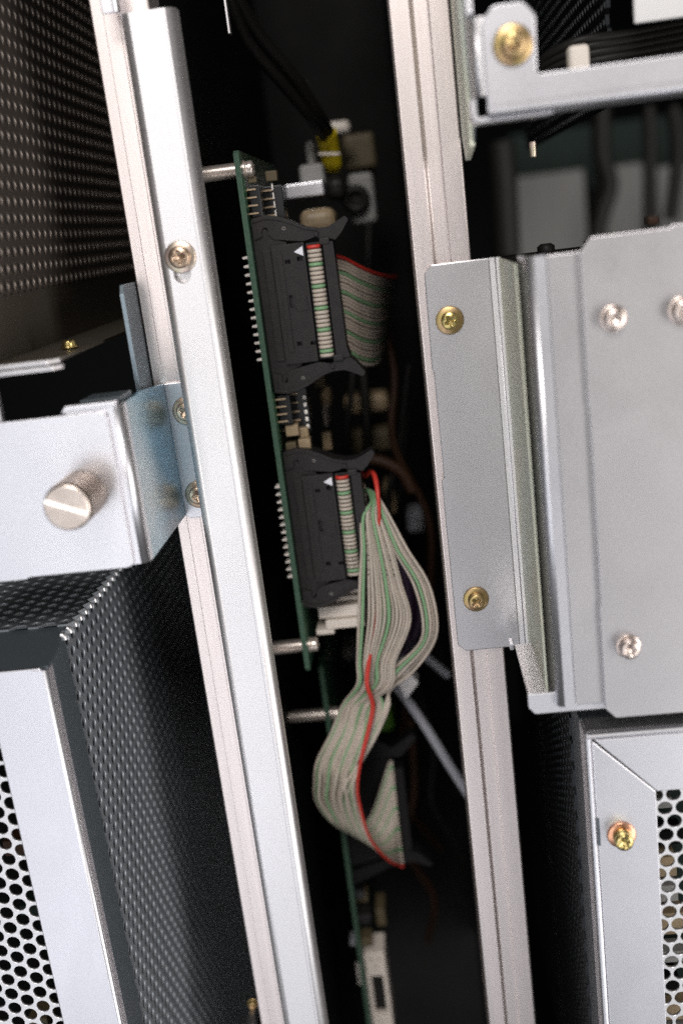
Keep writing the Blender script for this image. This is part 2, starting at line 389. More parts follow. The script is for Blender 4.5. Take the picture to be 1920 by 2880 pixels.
# ------------------------------------------------------------------ knob bracket, upper left
t = thing('mounting_bracket', 'bent zinc bracket with blue side wall holding the knurled knob', 'bracket', (-80, -45, -53))
obj('front_plate', G().prism(mould([(-125, -34.2), (-71.2, -34.2), (-71.2, -72.5), (-97.2, -72.5), (-98.2, -73.0), (-125, -73.0)], 2.0), -46.1, -45.1), 'zinc', t, bevel=.25)
obj('folded_edge', G().fold([(-81, -44.3), (-68.3, -44.3), (-68.3, -41)], 1.2, 1.5, -72.1, -33.3), 'zinc', t)
obj('top_lip', G().prism([(-82.6, -34.1), (-81.3, -32.3), (-68.9, -32.3), (-68.9, -33.2), (-71, -34.1)], -44.9, -43.0), 'zinc', t, bevel=.3)
obj('side_wall', G().prism([(-41, -72.2), (-3, -72.6), (-1.2, -72.6), (-1.2, -35.2), (-24, -33.3), (-41, -33.3)], -68.9, -67.7, 'x'), 'zincb', t)
obj('rear_lip', G().box(-79, -69, -40, -30, -33.3, -32.1), 'dsteel', t, bevel=.2)
obj('flange', G().prism([(-67.7, -35.3), (-58, -35.3), (-58, -73.6), (-66.5, -73.6), (-67.7, -72.6)], -1.3, -.1), 'zinc', t, bevel=.15)
KX, KZ = -80.1, -53.0
t = thing('thumb_screw', 'knurled nickel thumb screw with a slotted face on the zinc bracket', 'knob', (KX, -46, KZ))
g = G(); n = 132; prof = [(5.0, .0), (5.6, .6), (5.6, 7.4), (5.6, 12.0), (5.25, 12.45)]
vs = []
for i, (r, h) in enumerate(prof):
    for k in range(n):
        a = 2 * math.pi * k / n; rr = r - (.38 if k % 3 == 0 and 0 < i < 4 else 0); vs.append((KX + rr * math.cos(a), -46.2 - h, KZ + rr * math.sin(a)))
g.add(vs, [(i * n + k, i * n + (k + 1) % n, (i + 1) * n + (k + 1) % n, (i + 1) * n + k) for i in range(len(prof) - 1) for k in range(n)])
obj('knurled_grip', g, 'knurl', t)
face = G().lathe([(5.2, 12.4), (5.2, 13.05), (4.95, 13.2)], (KX, -46.2, KZ), n=64, smooth=False)
fo = obj('slotted_face', face, 'knob', t)
a = math.radians(-23); ca, sa = math.cos(a), math.sin(a)
pl = [(KX + x * ca - z * sa, KZ + x * sa + z * ca) for x, z in ((-6, -.5), (6, -.5), (6, .5), (-6, .5))]
cut(fo, G().prism(pl, -62, -58.7))
fl = [(-5.1, -.46, -59.3), (5.1, -.46, -59.3), (5.1, .46, -59.05), (-5.1, .46, -59.05)]
sf = G(); sv = [(KX + x * ca - z_ * sa, y_, KZ + x * sa + z_ * ca) for x, z_, y_ in fl]
sf.add(sv + [(a_, b_ + .2, c_) for a_, b_, c_ in sv], [(0, 1, 2, 3), (4, 7, 6, 5), (0, 4, 5, 1), (1, 5, 6, 2), (2, 6, 7, 3), (3, 7, 4, 0)])
obj('slot_floor', sf, mat('slot_highlight', (.95, .90, .84), 1, .18), fo)  # tilted floor in lighter metal, the slot's highlight put into shape and colour

# thin guide plate beside the left aluminium rail
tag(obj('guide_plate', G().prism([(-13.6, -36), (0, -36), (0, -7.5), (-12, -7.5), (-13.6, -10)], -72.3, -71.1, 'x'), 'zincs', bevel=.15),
    'narrow upright grey steel strip sticking out above the blue bracket', 'strip')
tag(obj('guide_plate', G().box(-97.2, -96.5, -45, -43, -34.3, -24.5), 'zincg'), 'sliver of a steel strip at the left edge above the zinc bracket', 'strip')

# ------------------------------------------------------------------ upper left perforated module
t = thing('perforated_module', 'dark module at upper left whose side is a perforated sheet over a smooth tray', 'module', (-97, 0, 20))
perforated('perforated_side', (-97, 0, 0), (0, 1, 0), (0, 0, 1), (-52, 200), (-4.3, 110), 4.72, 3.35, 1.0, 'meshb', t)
obj('side_band', G().box(-98.2, -97.1, -60, 200, -22.2, -6.4), 'tray', t)
obj('inner_plate', G().box(-150, -135, -30, 200, -22, 110), 'black', t)
obj('tray', G().prism([(-150, -43), (-83.2, -43), (-80.6, -40), (-80.6, 180), (-150, 180)], -22.0, -21.2, 'z'), 'tray', t, bevel=.1)
obj('tray_front', G().prism([(-150, -44), (-83.6, -44), (-81.2, -41.6), (-81.2, -40.6), (-150, -40.6)], -22.5, -21.3, 'z'), 'zincg', t, bevel=.15)
obj('tray_under_lip', G().prism([(-150, -43.7), (-82.6, -43.7), (-80.8, -41.9), (-80.8, -40.6), (-150, -40.6)], -24.0, -22.8, 'z'), 'zincg', t, bevel=.15)

# ------------------------------------------------------------------ lower left perforated module
def mesh_corner(name, x, z, y0, y1, p, m_, parent, sx):
    g = G(); y = y0
    while y < y1:
        g.lathe([(.1, -.55), (.75, -.35), (.95, 0), (.75, .35), (.1, .55)], (x, y, z), 'y', 10); y += p
    return obj(name, g, m_, parent)
t = thing('perforated_module', 'lower left module with pale front frame, hole pattern front and dark perforated side', 'module', (-98, -45, -150))
obj('front_frame', G().prism([(-200, -96.3), (-99.8, -96.3), (-98.4, -97.6), (-98.4, -340), (-114.3, -340), (-114.3, -112), (-200, -112)], -46.0, -45.0), 'zinc', t, bevel=.3)
obj('frame_edge', G().fold([(-101.8, -45.9), (-98.2, -45.9), (-98.2, -42)], .9, .7, -340, -96.9), 'zinc', t)
obj('side_flange', G().prism([(-42.3, -340), (-31, -340), (-31, -93.6), (-42.3, -96.4)], -98.7, -97.7, 'x'), 'dsteel', t)
obj('top_flange', G().prism([(-44.5, -96.4), (-26.5, -92.9), (-26.5, -94.3), (-44.5, -97.3)], -200, -98.0, 'x'), 'dsteel', t)
P1 = 4.66
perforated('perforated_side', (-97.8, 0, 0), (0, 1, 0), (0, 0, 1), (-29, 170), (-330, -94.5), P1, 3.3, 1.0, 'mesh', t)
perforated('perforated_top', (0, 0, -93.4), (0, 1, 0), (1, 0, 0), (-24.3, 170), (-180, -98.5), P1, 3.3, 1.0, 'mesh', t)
gc = G(); y = -29 - P1 / 2
while y < 170:
    gc.tube([(-98.4, y, -93.5), (-97.9, y, -93.7), (-97.5, y, -94.2), (-97.4, y, -94.9)], [.75, .85, .85, .75], 8); y += P1
o = obj('corner_webs', gc, 'meshl', t); o['kind'] = 'stuff'  # webs lighter than their sheet, the corner highlight put into the colour
perforated('perforated_front', (0, -44.4, 0), (1, 0, 0), (0, 0, 1), (-180, -113.2), (-330, -108), 4.68, 3.9, .8, 'meshl', t, rows_u=False)
obj('inner_plate', G().box(-190, -115, -10, -8, -335, -100), 'black', t)
obj('added_backing', G().box(-106, -105, -20, 170, -335, -100), 'backing', t)  # unseen grey plates added so the holes look less black
obj('added_backing', G().box(-190, -106, -7, 170, -103, -102), 'backing', t)
for i in range(9):
    zz = -135 - i * 22 + random.uniform(-5, 5); xx = -118 - random.uniform(0, 18)
    obj('inner_component', G().box(xx - 6, xx, -18, -10.2, zz - random.uniform(3, 8), zz), ('tand', 'brown', 'dgreen', 'pale')[i % 4], t)

# small bright tab bottom left of rail
tag(obj('steel_tab', G().box(-75.6, -73.8, -6, 6, -262, -246), 'zincg', bevel=.3), 'small pale steel tab at the bottom edge left of the aluminium rail', 'tab')

# ------------------------------------------------------------------ narrow right plate with its side wall
t = thing('mounting_plate', 'narrow grey steel plate with two brass screws on the right aluminium rail', 'plate', (14, -2, -66))
obj('plate_face', G().prism([(5.3, -14.2), (7.2, -12.2), (22.2, -12.2), (22.2, -120.8), (6.8, -120.8), (4.6, -118.8), (4.6, -70), (5.3, -69.2), (5.3, -40), (4.9, -39)], -2.6, -1.4), 'zincg', t, bevel=.3)
obj('bend', G().fold([(22.2, -2.0), (24.4, -2.0), (24.4, -4.2)], 1.2, .9, -120.8, -12.2), 'zincw', t)  # bend whiter than its plate, the bright edge highlight put into the colour
obj('side_wall', G().box(24.45, 24.8, -43.2, -4.25, -120.8, -12.4), 'zincy', t)

# ------------------------------------------------------------------ right cover
t = thing('cover_panel', 'wide grey steel cover with folded left side and three silver screws', 'panel', (40, -46, -66))
obj('folded_side', G().fold([(26.9, -32), (26.9, -46.0), (30.8, -46.0)], 1.2, 1.4, -118.6, -11.1), 'zinc', t)
obj('inner_strip', G().box(30.95, 42, -46.45, -45.3, -118.4, -11.2), 'zincg', t, bevel=.2)
obj('outer_plate', G().prism([(37.9, -11.4), (40.4, -8.4), (57, -8.4), (57.6, -7.9), (140, -7.9), (140, -121.6), (62, -121.6), (61.4, -122.2), (40.1, -122.2), (37.8, -119.6), (37.8, -93), (38.1, -92.6), (38.1, -45.2), (37.9, -44.8)], -47.7, -46.5), 'zincg', t, bevel=.3)
t = thing('support_ledge', 'pale steel ledge folded under the bottom of the wide right cover', 'bracket', (30, -40, -118))
obj('ledge', G().box(19.9, 140, -43.2, -13, -116.6, -115.6), 'zincg', t, bevel=.15)
obj('front_lip', G().prism([(19.7, -115.4), (140, -115.4), (140, -121.0), (21.2, -121.0), (19.7, -119.2)], -44.6, -43.4), 'zinc', t, bevel=.25)
obj('side_lip', G().prism([(-12.9, -115.6), (-8, -115.6), (-8, -117.6), (-12.4, -117.6)], 18.6, 19.8, 'x'), 'zinc', t, bevel=.3)

# ------------------------------------------------------------------ top right bracket
t = thing('corner_bracket', 'blurred pale steel bracket at top right with rounded screw tab and long arm', 'bracket', (27, -45, 28))
arm = mould([(20.9, 18.9), (20.9, 36.5), (23.4, 39.7), (29.8, 39.7), (32.0, 37.0), (31.6, 25.6), (140, 25.6), (140, 18.9)], .8)
obj('front_plate', G().prism(arm, -46.1, -44.9), 'zinc', t, bevel=.25)
obj('arm_bottom_bend', G().fold([(-45.5, 20.6), (-45.5, 18.6), (-38, 18.6)], 1.2, .9, 21, 140, 'x'), 'zinc', t)
obj('rear_plate', G().fold([(19.2, -38), (19.2, -44), (24, -44)], 1.1, .9, 22.8, 38.2), 'zincw', t)
obj('side_wall', G().prism([(-26, 14.2), (-8, 12), (-1, 18), (-1, 75), (-26, 75)], 18.0, 19.2, 'x'), 'zincy', t)
obj('side_wall', G().prism([(-43, 23), (-26, 15), (-26, 75), (-43, 75)], 18.9, 19.3, 'x'), 'zincs', t)  # darker stretch of wall, the dark gap's shade put into its colour
obj('lower_lip', G().fold([(18.2, 22.3), (18.2, 18.1), (34.6, 18.1)], 1.1, 1.3, -44.4, -36, 'y'), 'zinc', t)
tag(obj('steel_strip', G().box(17.9, 19.6, -44.6, -43.4, 38.8, 90), 'zinc', bevel=.3), 'short blurred pale steel strip above the top right bracket', 'strip')

# module behind the top right bracket
t = thing('perforated_module', 'dark perforated module side in the top right corner behind the cable tie', 'module', (60, 60, 50))
perforated('perforated_side', (58, 0, 0), (0, 1, 0), (0, 0, 1), (10, 190), (24, 110), 4.2, 3.2, 1.0, 'meshd', t)
tag(obj('door_panel', G().box(57.6, 160, -20, -18.8, 36.2, 100), 'white', bevel=.3), 'white panel cut off by the top right corner', 'panel')
for i in range(7):
    z0 = 26.5 + i * 1.7; pts = cr([(26 + i, 40, 24 + i * .6), (45, 14 - i, z0), (70, 2 + i, z0 + 1.5), (140, 5, z0 + 3 + i * .4)], 8)
    tag(obj('power_cable', G().tube(pts, 1.25, 8), 'blk'), 'dark cable in the bundle behind the top right bracket', 'cable', 'dark cables behind the top right bracket')
tag(obj('cable_tie', G().box(43.8, 48.8, -12, -7, 26.6, 34.6), 'ivory', bevel=1.2, seg=4), 'blurred beige cable tie head above the arm of the top right bracket', 'cable tie')
tag(obj('small_stud', G().lathe([(.9, 0), (1.0, 3.5)], (35.5, 0, 11.2), 'z', 12), 'iris'), 'tiny blurred pinkish stud below the top right bracket', 'stud')

# recess between the bracket and the cover: far blurred parts
def zone(x0, y0, x1, y1, Y):
    a = aty(x0, y0, Y); b = aty(x1, y1, Y); return a[0], b[0], Y, Y + 60, b[2], a[2]
t = thing('power_supply', 'blurred pale grey box deep behind the gap above the right cover', 'box', (180, 620, -10))
obj('front_face', G().box(*zone(1440, 500, 1655, 740, 600)), 'farpale', t, bevel=1)
obj('top_board', G().box(*zone(1430, 380, 1960, 492, 640)), 'dgreen', t, bevel=1)
obj('second_face', G().box(*zone(1695, 470, 1815, 700, 600)), 'farpale', t, bevel=1)
obj('third_face', G().box(*zone(1845, 470, 2000, 700, 600)), 'farpale', t, bevel=1)
for i, (p, r, Y) in enumerate((([(1690, 300), (1690, 430), (1712, 520), (1690, 600), (1668, 700)], 6.5, 480), ([(1822, 300), (1826, 430), (1822, 700)], 4.5, 480),
                            ([(1890, 300), (1905, 430), (1885, 620)], 5, 480), ([(1405, 400), (1415, 520), (1425, 720)], 9, 420))):
    tag(obj('power_cable', G().tube(cr([tuple(aty(a, b, Y)) for a, b in p], 8), r, 12), 'blk'), ('thick black cable bent in front of the pale grey box', 'black cable right of the bent one, in front of the pale box', 'black cable at the right edge in front of the pale box', 'black cable beside the right rail in the dark gap')[i], 'cable', 'black cables in the dark gap')
t = thing('terminal_strip', 'black terminal strip with small knobs above the right cover', 'terminal strip', (55, 20, -10))
obj('rail_bar', G().box(27, 56, 10, 22, -30, -13.2), 'blk', t)
for x in (39, 51.5): obj('stud', G().lathe([(2.4, 0), (2.4, 1.5), (1.4, 2.2)], (x, 14, -13.2), 'z', 16), 'blk', t)
tag(obj('small_clip', G().box(56.5, 59, -30, -27, -8.0, -6.2), 'brown', bevel=.3), 'tiny dark red clip on the top edge of the right cover', 'clip')

# ------------------------------------------------------------------ lower right perforated module
t = thing('perforated_module', 'lower right module with mitred pale frame round a sheet of round holes', 'module', (45, -45, -170))
X0, Z0, XI, ZI = 33.0, -127.0, 49.2, -144.1
obj('stile', G().prism([(X0 + 1.4, Z0 - 1.9), (XI, ZI), (XI, -340), (X0 + 1.4, -340)], -45.9, -44.9), 'zinc', t, bevel=.2)
obj('top_rail', G().prism([(X0 + 1.8, Z0 - 1.6), (150, Z0 - 1.6), (150, ZI), (XI + .3, ZI)], -45.9, -44.9), 'zinc', t, bevel=.2)
obj('edge_bead', G().fold([(X0 + 1.3, -44.6), (X0 + .4, -45.9), (X0, -44.6), (X0, -38)], .8, .45, -340, Z0), 'zinc', t)
obj('edge_bead', G().fold([(-44.6, Z0 - 1.5), (-46.2, Z0 - .6), (-44.6, Z0), (-38, Z0)], .8, .45, X0 + .2, 150, 'x'), 'zinc', t)
obj('latch_notch', G().box(X0 + 1.2, X0 + 1.9, -46.05, -45.7, -158.2, -150.4), 'dsteel', t)
obj('side_flange', G().box(X0 - .4, X0 + .6, -38, -22, -340, Z0 + .3), 'dsteel', t)
obj('top_flange', G().box(X0 - .3, 150, -38, 60, Z0 - .6, Z0 + .3), 'dsteel', t)
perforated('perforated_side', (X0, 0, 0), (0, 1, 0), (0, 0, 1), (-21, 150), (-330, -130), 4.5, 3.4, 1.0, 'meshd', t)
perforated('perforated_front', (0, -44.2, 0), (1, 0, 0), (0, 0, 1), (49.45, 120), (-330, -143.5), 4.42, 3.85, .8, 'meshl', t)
obj('inner_board', G().box(46, 150, -24, -22.5, -335, -135), 'dgreen', t)
for i in range(14):
    zz = -146 - i * 9.5 + random.uniform(-2, 2); xx = 47 + random.uniform(0, 6)
    obj('inner_component', G().box(xx, xx + random.uniform(6, 11), -30, -24.1, zz - random.uniform(3, 7), zz), ('tan', 'pale', 'black', 'tan', 'pale')[i % 5], t, bevel=.3)

# ------------------------------------------------------------------ circuit boards
def pan(c, t, m_='post', r=2.3):
    q = Vector((0, -1, 0)).rotation_difference(Vector((1, 0, 0)))
    return spun(head_mesh(r, 1.7), q, c)
def standoff(label, y, z, r=2.2, x0=-58.6, x1=-44.5):
    t = thing('standoff', label, 'standoff', (x0, y, z), 'round metal standoffs under the circuit boards')
    obj('post', G().lathe([(r, 2.6), (r, x1 - x0)], (x0, y, z), 'x', 20), 'post', t)
    obj('base', G().lathe([(r * .95, 0), (r * .95, 2.5)], (x0, y, z), 'x', 20), 'post', t)
    obj('flat_washer', G().lathe([(2.6, 0), (2.6, .5)], (-42.75, y, z), 'x', 20), 'post', t)
    obj('spring_washer', G().lathe([(2.1, 0), (2.25, .2), (2.25, .6), (2.1, .8)], (-42.2, y, z), 'x', 20), 'post', t)
    obj('screw_head', pan((-41.35, y, z), t), 'post', t)
BY = 28.0
pc = thing('circuit_board', 'green circuit board seen on edge carrying the two ribbon connectors', 'circuit board', (-43.6, BY, -55))
obj('board', G().prism([(BY + 1.2, 24.2), (BY + .2, 22.5), (BY + .2, -133), (BY + .8, -136.2), (BY + 92, -136.2), (BY + 92, 24.2)], -44.38, -42.82, 'x'), 'pcb', pc)
obj('board_edge', G().box(-44.4, -42.8, BY, BY + .19, -135.2, 23.4), 'pcbe', pc, bevel=.06)
standoff('upper metal standoff at the top corner of the green board', BY + 6, 19.2)
standoff('metal standoff at the bottom corner of the upper green board', BY + 6, -129.5)
standoff('blurred metal standoff of the lower, deeper green board', 68, -171.5)
pc2 = thing('circuit_board', 'deeper green circuit board below, ending in an ivory connector at the bottom', 'circuit board', (-43.6, 62, -240))
obj('board', G().box(-44.4, -42.8, 62.3, 150, -345, -150), 'pcb', pc2)
obj('board_edge', G().box(-44.42, -42.78, 62, 62.28, -345, -150), 'pcbe', pc2)

def pins(parent, zc, ys, double=True, n=13, pitch=2.48):
    for k in range(n):
        z = zc + (n - 1) / 2 * pitch - k * pitch
        g = G()
        for j, y in enumerate(ys):
            g.lathe([(.62, 0), (.58, .4), (.44, .9), (.42, 1.5 - .2 * j), (.2, 1.75 - .2 * j)], (0, 0, 0), 'x', 8)
            m0 = len(g.v) - 5 * 8 - 16
            # lathe points along +x; mirror it so that it sticks out to the left of the board
            st = len(g.v) - (5 * 8 + 16)
            g.v[st:] = [(-44.4 - a, y + b, z + c) for a, b, c in g.v[st:]]
        obj('solder_pin', g, 'pin', parent)
pins(pc, -20.3, (29.6,))
pins(pc, -89.4, (29.6, 32.2), pitch=2.45)

GREEN = {5, 10, 15, 20, 25}
def idc(label, zc, parent_y0=31.0, marker=True):
    Y0 = parent_y0; t = thing('ribbon_connector', label, 'connector', (-42.8, Y0 + 4.5, zc), 'black ribbon connectors with side latches')
    z = lambda a: zc + a
    hd = obj('header', G().prism(mould([(-42.7, z(-23.3)), (-42.7, z(23.0)), (-39.3, z(23.6)), (-36.5, z(19.5)), (-33.0, z(18.2)), (-33.0, z(-18.2)), (-36.5, z(-19.5)), (-39.3, z(-23.6))], .4), Y0 + 1.2, Y0 + 10), 'plas', t, bevel=.2)
    body = obj('socket_body', G().prism(mould([(-37.6, z(-17.3)), (-37.6, z(17.4)), (-27.9, z(17.4)), (-27.9, z(-17.3))], .4), Y0 - .1, Y0 + 9), 'plas', t, bevel=.2)
    for (x, zz, w_, h_) in ((-33.2, 12.4, 1.5, 1.2), (-29.6, 12.9, 1.6, 1.3), (-33.6, 1.0, 1.1, 3.7), (-32.8, -11.6, 1.5, 1.3), (-28.7, -11.8, 1.7, 1.1)):
        cut(body, G().box(x - w_ / 2, x + w_ / 2, Y0 - 1, Y0 + 1.6, z(zz) - h_ / 2, z(zz) + h_ / 2))
    obj('raised_panel', G().box(-36.2, -34.6, Y0 - .45, Y0 - .12, z(-14), z(14.5)), 'plas', t, bevel=.12)
    obj('raised_panel', G().box(-32.4, -28.9, Y0 - .4, Y0 - .12, z(-2.0), z(2.2)), 'plas', t, bevel=.12)
    obj('raised_panel', G().box(-40.3, -37.9, Y0 + .8, Y0 + 1.15, z(-16.2), z(16.2)), 'plas', t, bevel=.12)
    obj('cover', G().box(-27.6, -22.9, Y0 + .9, Y0 + 8.8, z(-17.0), z(17.0)), 'plasd', t, bevel=.2)
    obj('strain_relief', G().prism(mould([(-22.5, z(-17.6)), (-22.5, z(17.2)), (-19.4, z(16.6)), (-19.0, z(-14)), (-18.2, z(-17.0))], .3), Y0 - .1, Y0 + 8.6), 'plas', t, bevel=.25)
    for s in (1, -1):
        poly = [(-42.2, 19.6), (-42.4, 25.6), (-38.4, 26.3), (-34.6, 25.6), (-31.0, 24.0), (-27, 21.8), (-23.5, 20.9), (-20.5, 20.9), (-17.6, 22.2), (-15.2, 23.4), (-14.3, 22.2),
                (-16.8, 18.8), (-18.8, 16.9), (-19.6, 17.5), (-22.5, 17.6), (-24.3, 18.6), (-26.4, 18.0), (-28.2, 17.7), (-36.6, 19.2), (-38, 21)]
        lv = obj('latch', G().prism(mould([(a, z(s * b)) for a, b in poly], .5), Y0 + .5, Y0 + 7), 'plas', t, bevel=.3)
        cut(lv, G().prism([(-38.8 + 1.0 * math.cos(q), z(s * 21.6) + 1.25 * math.sin(q)) for q in [2 * math.pi * k / 20 for k in range(20)]], Y0 - 1, Y0 + 3))
        ring = G(); pts = [(-33.2 + .42 * math.cos(q), Y0 + .42, z(s * 21.9) + .42 * math.sin(q)) for q in [2 * math.pi * k / 16 for k in range(17)]]
        obj('moulded_ring', ring.tube(pts, .1, 6), 'pale', lv)
        obj('latch_rib', G().prism(mould([(a, z(s * b)) for a, b in ((-42.2, 24.4), (-38.4, 25.1), (-34.6, 24.4), (-31.0, 22.9), (-27, 20.9), (-23.5, 20.1), (-23.5, 20.7), (-27, 21.6), (-31, 23.8), (-34.6, 25.4), (-38.4, 26.1), (-42.2, 25.4))], .2), Y0 + .1, Y0 + .52), 'plas', lv, bevel=.1)
        obj('latch_hinge', G().lathe([(.75, 0), (.75, .5), (.6, .6)], (-24.0, Y0 + .5, z(s * 19.3)), 'y', 16), 'plas', lv, bevel=.05)
        obj('latch_catch', G().box(-23.4, -20.4, Y0 - .4, Y0 + 2, z(s * 17.0) - .9, z(s * 17.0) + .9), 'plas', t, bevel=.25)
    if marker:
        obj('pin_one_triangle', G().prism([(-31.0, z(15.0)), (-28.4, z(16.4)), (-28.4, z(13.6))], Y0 - .5, Y0 - .12), 'ink', t)
    # moulded text-like relief strip beside the board
    return t
idc('upper black ribbon connector, its cable leading away to the right', -20.4)
idc('lower black ribbon connector, its split cable hanging down', -89.9)

def wire_m(k, dim=False): return M['red'] if k == 1 else (M['green'] if k in GREEN else M['sage' if dim else 'cream'])
def fold_pts(z, Y0=31.0):
    arc = []
    for q in range(13):
        a = math.pi * q / 12; c = math.cos(a); sn = math.sin(a)
        arc.append((-25.2 - 1.62 * math.copysign(abs(c) ** .7, c), Y0 + 1.0 - 1.45 * sn ** .75, z))
    return [(-26.8, Y0 + 3, z)] + arc + [(-23.6, Y0 + 6, z), (-22.4, Y0 + 9.2, z), (-20.6, Y0 + 9.8, z)]
# upper ribbon
t = thing('ribbon_cable', 'cream ribbon cable with red edge running right from the upper connector', 'cable', (-20, 45, -20))
for k in range(1, 27):
    z = -20.4 + 15.85 - (k - 1) * 1.268; u = (k - 1) / 25
    pts = fold_pts(z)
    mid = [aty(*[a_ * (1 - u) + b_ * u + (0 if j_ else c_) for a_, b_, c_ in zip(A_, B_, (0, 0))], Y_) + np.array([0, 0, .12 * math.sin(k * 2.1)]) for j_, (A_, B_, Y_) in enumerate((
        ((938, 716), (968, 992), 43), ((968, 727), (990, 1005), 46), ((1006, 748), (1016, 1020), 52), ((1048, 768), (1046, 1024), 64), ((1082, 778), (1068, 1012), 85), ((1104, 782), (1082, 990), 120), ((1112, 780), (1090, 970), 180)))]
    A = cr([pts[-1]] + [tuple(q) for q in mid], 6)
    obj('wire', G().tube(pts[:-1] + [tuple(p) for p in A], .57, 8), M['red'] if k == 1 else (M['green'] if k in GREEN else M['cream']), t)
# lower ribbon: each wire through the stations it passes
t = thing('ribbon_cable', 'cream, green and red ribbon cable split into strands below the lower connector', 'cable', (-10, 35, -130))
marks = G()
order = {26: (1016, 1012), 25: (1022, 1022), 24: (1033, 1040), 23: (1039, 1050), 21: (1046, 1061), 4: (1052, 1071), 2: (1058, 1081), 20: (1066, 1093), 19: (1072, 1103), 18: (1078, 1113), 16: (1084, 1123), 14: (1091, 1133), 13: (1097, 1143), 11: (1102, 1152), 22: (1042, 1055), 3: (1049, 1066), 5: (1055, 1076), 15: (1063, 1088), 17: (1075, 1108), 12: (1094, 1138), 1: (1064, 1056), 9: (1108, 1190), 10: (1117, 1200), 8: (1126, 1210), 7: (1134, 1219), 6: (1143, 1229)}   # photo columns of the wires at two heights of the split part
rank = {k: i for i, k in enumerate(sorted(order, key=lambda q: order[q][1]))}
for k in range(1, 27):
    z = -89.9 + 15.85 - (k - 1) * 1.268; u = (k - 1) / 25; pts = fold_pts(z); q = rank[k] / 25
    xa, xb = order[k]; right = xb > 1180; fr = 1 if k in (24, 22, 3, 1, 25) else 0
    hid = 4 if k in (22, 3, 5, 15, 17, 12) else 0
    jit = lambda n_: 3.2 * math.sin(k * 12.9 + n_ * 1.3)
    y = lambda base_, j: base_ + (((k * 7) % 5) - 2) * .75 + j + hid
    st = []
    # leave the connector behind the strain relief, gather near its top, then drop
    zf = aty(1040, 1372, 44)[2]
    if k == 1: st += [aty(1024, 1338, 42), aty(1042, 1326, 39), aty(1055, 1345, 35), aty(1063, 1400, 31), aty(1066, 1455, 30), aty(1063, 1505, 32.5)]
    else:
        st.append(np.array([-20.4, 43.5 + .1 * (k % 3), z * .6 + zf * .4])); st.append(np.array([-19.3, 44, zf - .9 * u]))
        st.append(aty(1044 + 14 * q, 1392 + 18 * (1 - q), y(36, 0)))
        st.append(aty(1052 + (xa - 1072) * .62, 1455, y(32, 0)))
    st.append(aty(xa + jit(0) * .6, 1545, y(29, 0 if k != 1 else 4)))
    if right: st.append(aty(xb - 28 + (k != 9) * 2, 1640, y(27, 0)))
    else: st.append(aty(xa * .45 + xb * .55 + jit(1), 1640, y(27, 0 if k != 1 else 5)))
    st.append(aty(xb + jit(2) * (0.4 if right else 1), 1745, y(26, 0 if k != 1 else 5)))
    if right:
        st.append(aty(xb - 14, 1815, y(27, 1))); st.append(aty(1098 + (xb - 1190) * 1.55, 1890, y(29, 2)))
        st.append(aty(1082 + (xb - 1190) * .5, 1935, y(31, 3)))
    else:
        st.append(aty(1004 + (xb - 1010) * .72 + jit(3) * (k != 1), 1860, y(28, 0 if k != 1 else -1)))
        st.append(aty(1000 + (xb - 1010) * .70 + jit(4) * (k != 1), 1925, y(29, 0 if k != 1 else -3)))
    # twist: spread as a flat ribbon, red wire at the right edge
    v = (k - 1) / 25
    if 2 <= k <= 8:
        st += [aty(1055 + (k - 1) * 5.4, 1985, 33), aty(1037 + (k - 1) * 3.6, 2060, 34), aty(1014 + (k - 1) * .4, 2140, 34.5)]
    elif k > 8:
        w9 = (k - 9) / 17
        st += [aty(1046 - 84 * w9, 1985, 34 + (k % 3) * .4), aty(1030 - 98 * w9, 2060, 34 + 2 * v), aty(1010 - 118 * (.8 * w9 + .2 * v), 2140, 33 + 2 * v + ((k * 3) % 4) * .25)]
    else: st += [aty(1048, 1985, 29), aty(1034, 2060, 30), aty(1014, 2140, 31)]
    st.append(aty(1005 - 121 * (v if k < 9 else .5 * v + .5 * (k - 9) / 17) + jit(5) * .6 * (1 < k < 26), 2205, 33 + ((k * 5) % 4) * 1.1))
    st.append(aty(1009 - 119 * v ** 1.05, 2255, 35 + ((k * 5) % 4) * 1.1))
    e = v ** .9
    st.append(aty(1034 - 100 * e, 2345 - 32 * e, 40 + 3 * v)); st.append(aty(1068 - 84 * e, 2396 - 62 * e, 46 + 6 * v))
    st.append(aty(1100 - 56 * e, 2424 - 130 * e, 54 + 8 * v))
    st.append(aty(1123 - 30 * v, 2434 - 283 * v, 62 + 2 * v)); st.append(aty(1133 - 30 * v, 2436 - 283 * v, 63))
    P = [tuple(p) for p in pts[:-1]] + [tuple(p) for p in cr([pts[-1]] + [tuple(s_) for s_ in st], 7)]
    rz = lambda z_: .52 + .3 * max(0, 1 - abs(z_ + 77) / 9) + .28 * max(0, min(1, (-z_ - 128) / 8, (z_ + 176) / 12))
    rad = .505 if k != 1 else [rz(p_[2]) if i_ > 18 else .57 for i_, p_ in enumerate(P)]
    obj('wire', G().tube(P, rad, 8), wire_m(k), t)
    if k in (3, 4, 22, 24, 19, 14):
        for i_ in range(len(P) - 1):
            a_, b_ = Vector(P[i_]), Vector(P[i_ + 1])
            if (k < 5 and -172 < a_.z < -160 or k > 5 and -108 < a_.z < -84) and (i_ * 7) % 3:
                prt = G().tube([a_.lerp(b_, .1), a_.lerp(b_, .42)], .518, 8); marks.v += [()] * 0; o_ = len(marks.v)
                marks.v += prt.v; marks.f += [tuple(q_ + o_ for q_ in f_) for f_ in prt.f]; marks.s += prt.s
o = obj('printed_marks', marks, 'dink', t); o['kind'] = 'stuff'

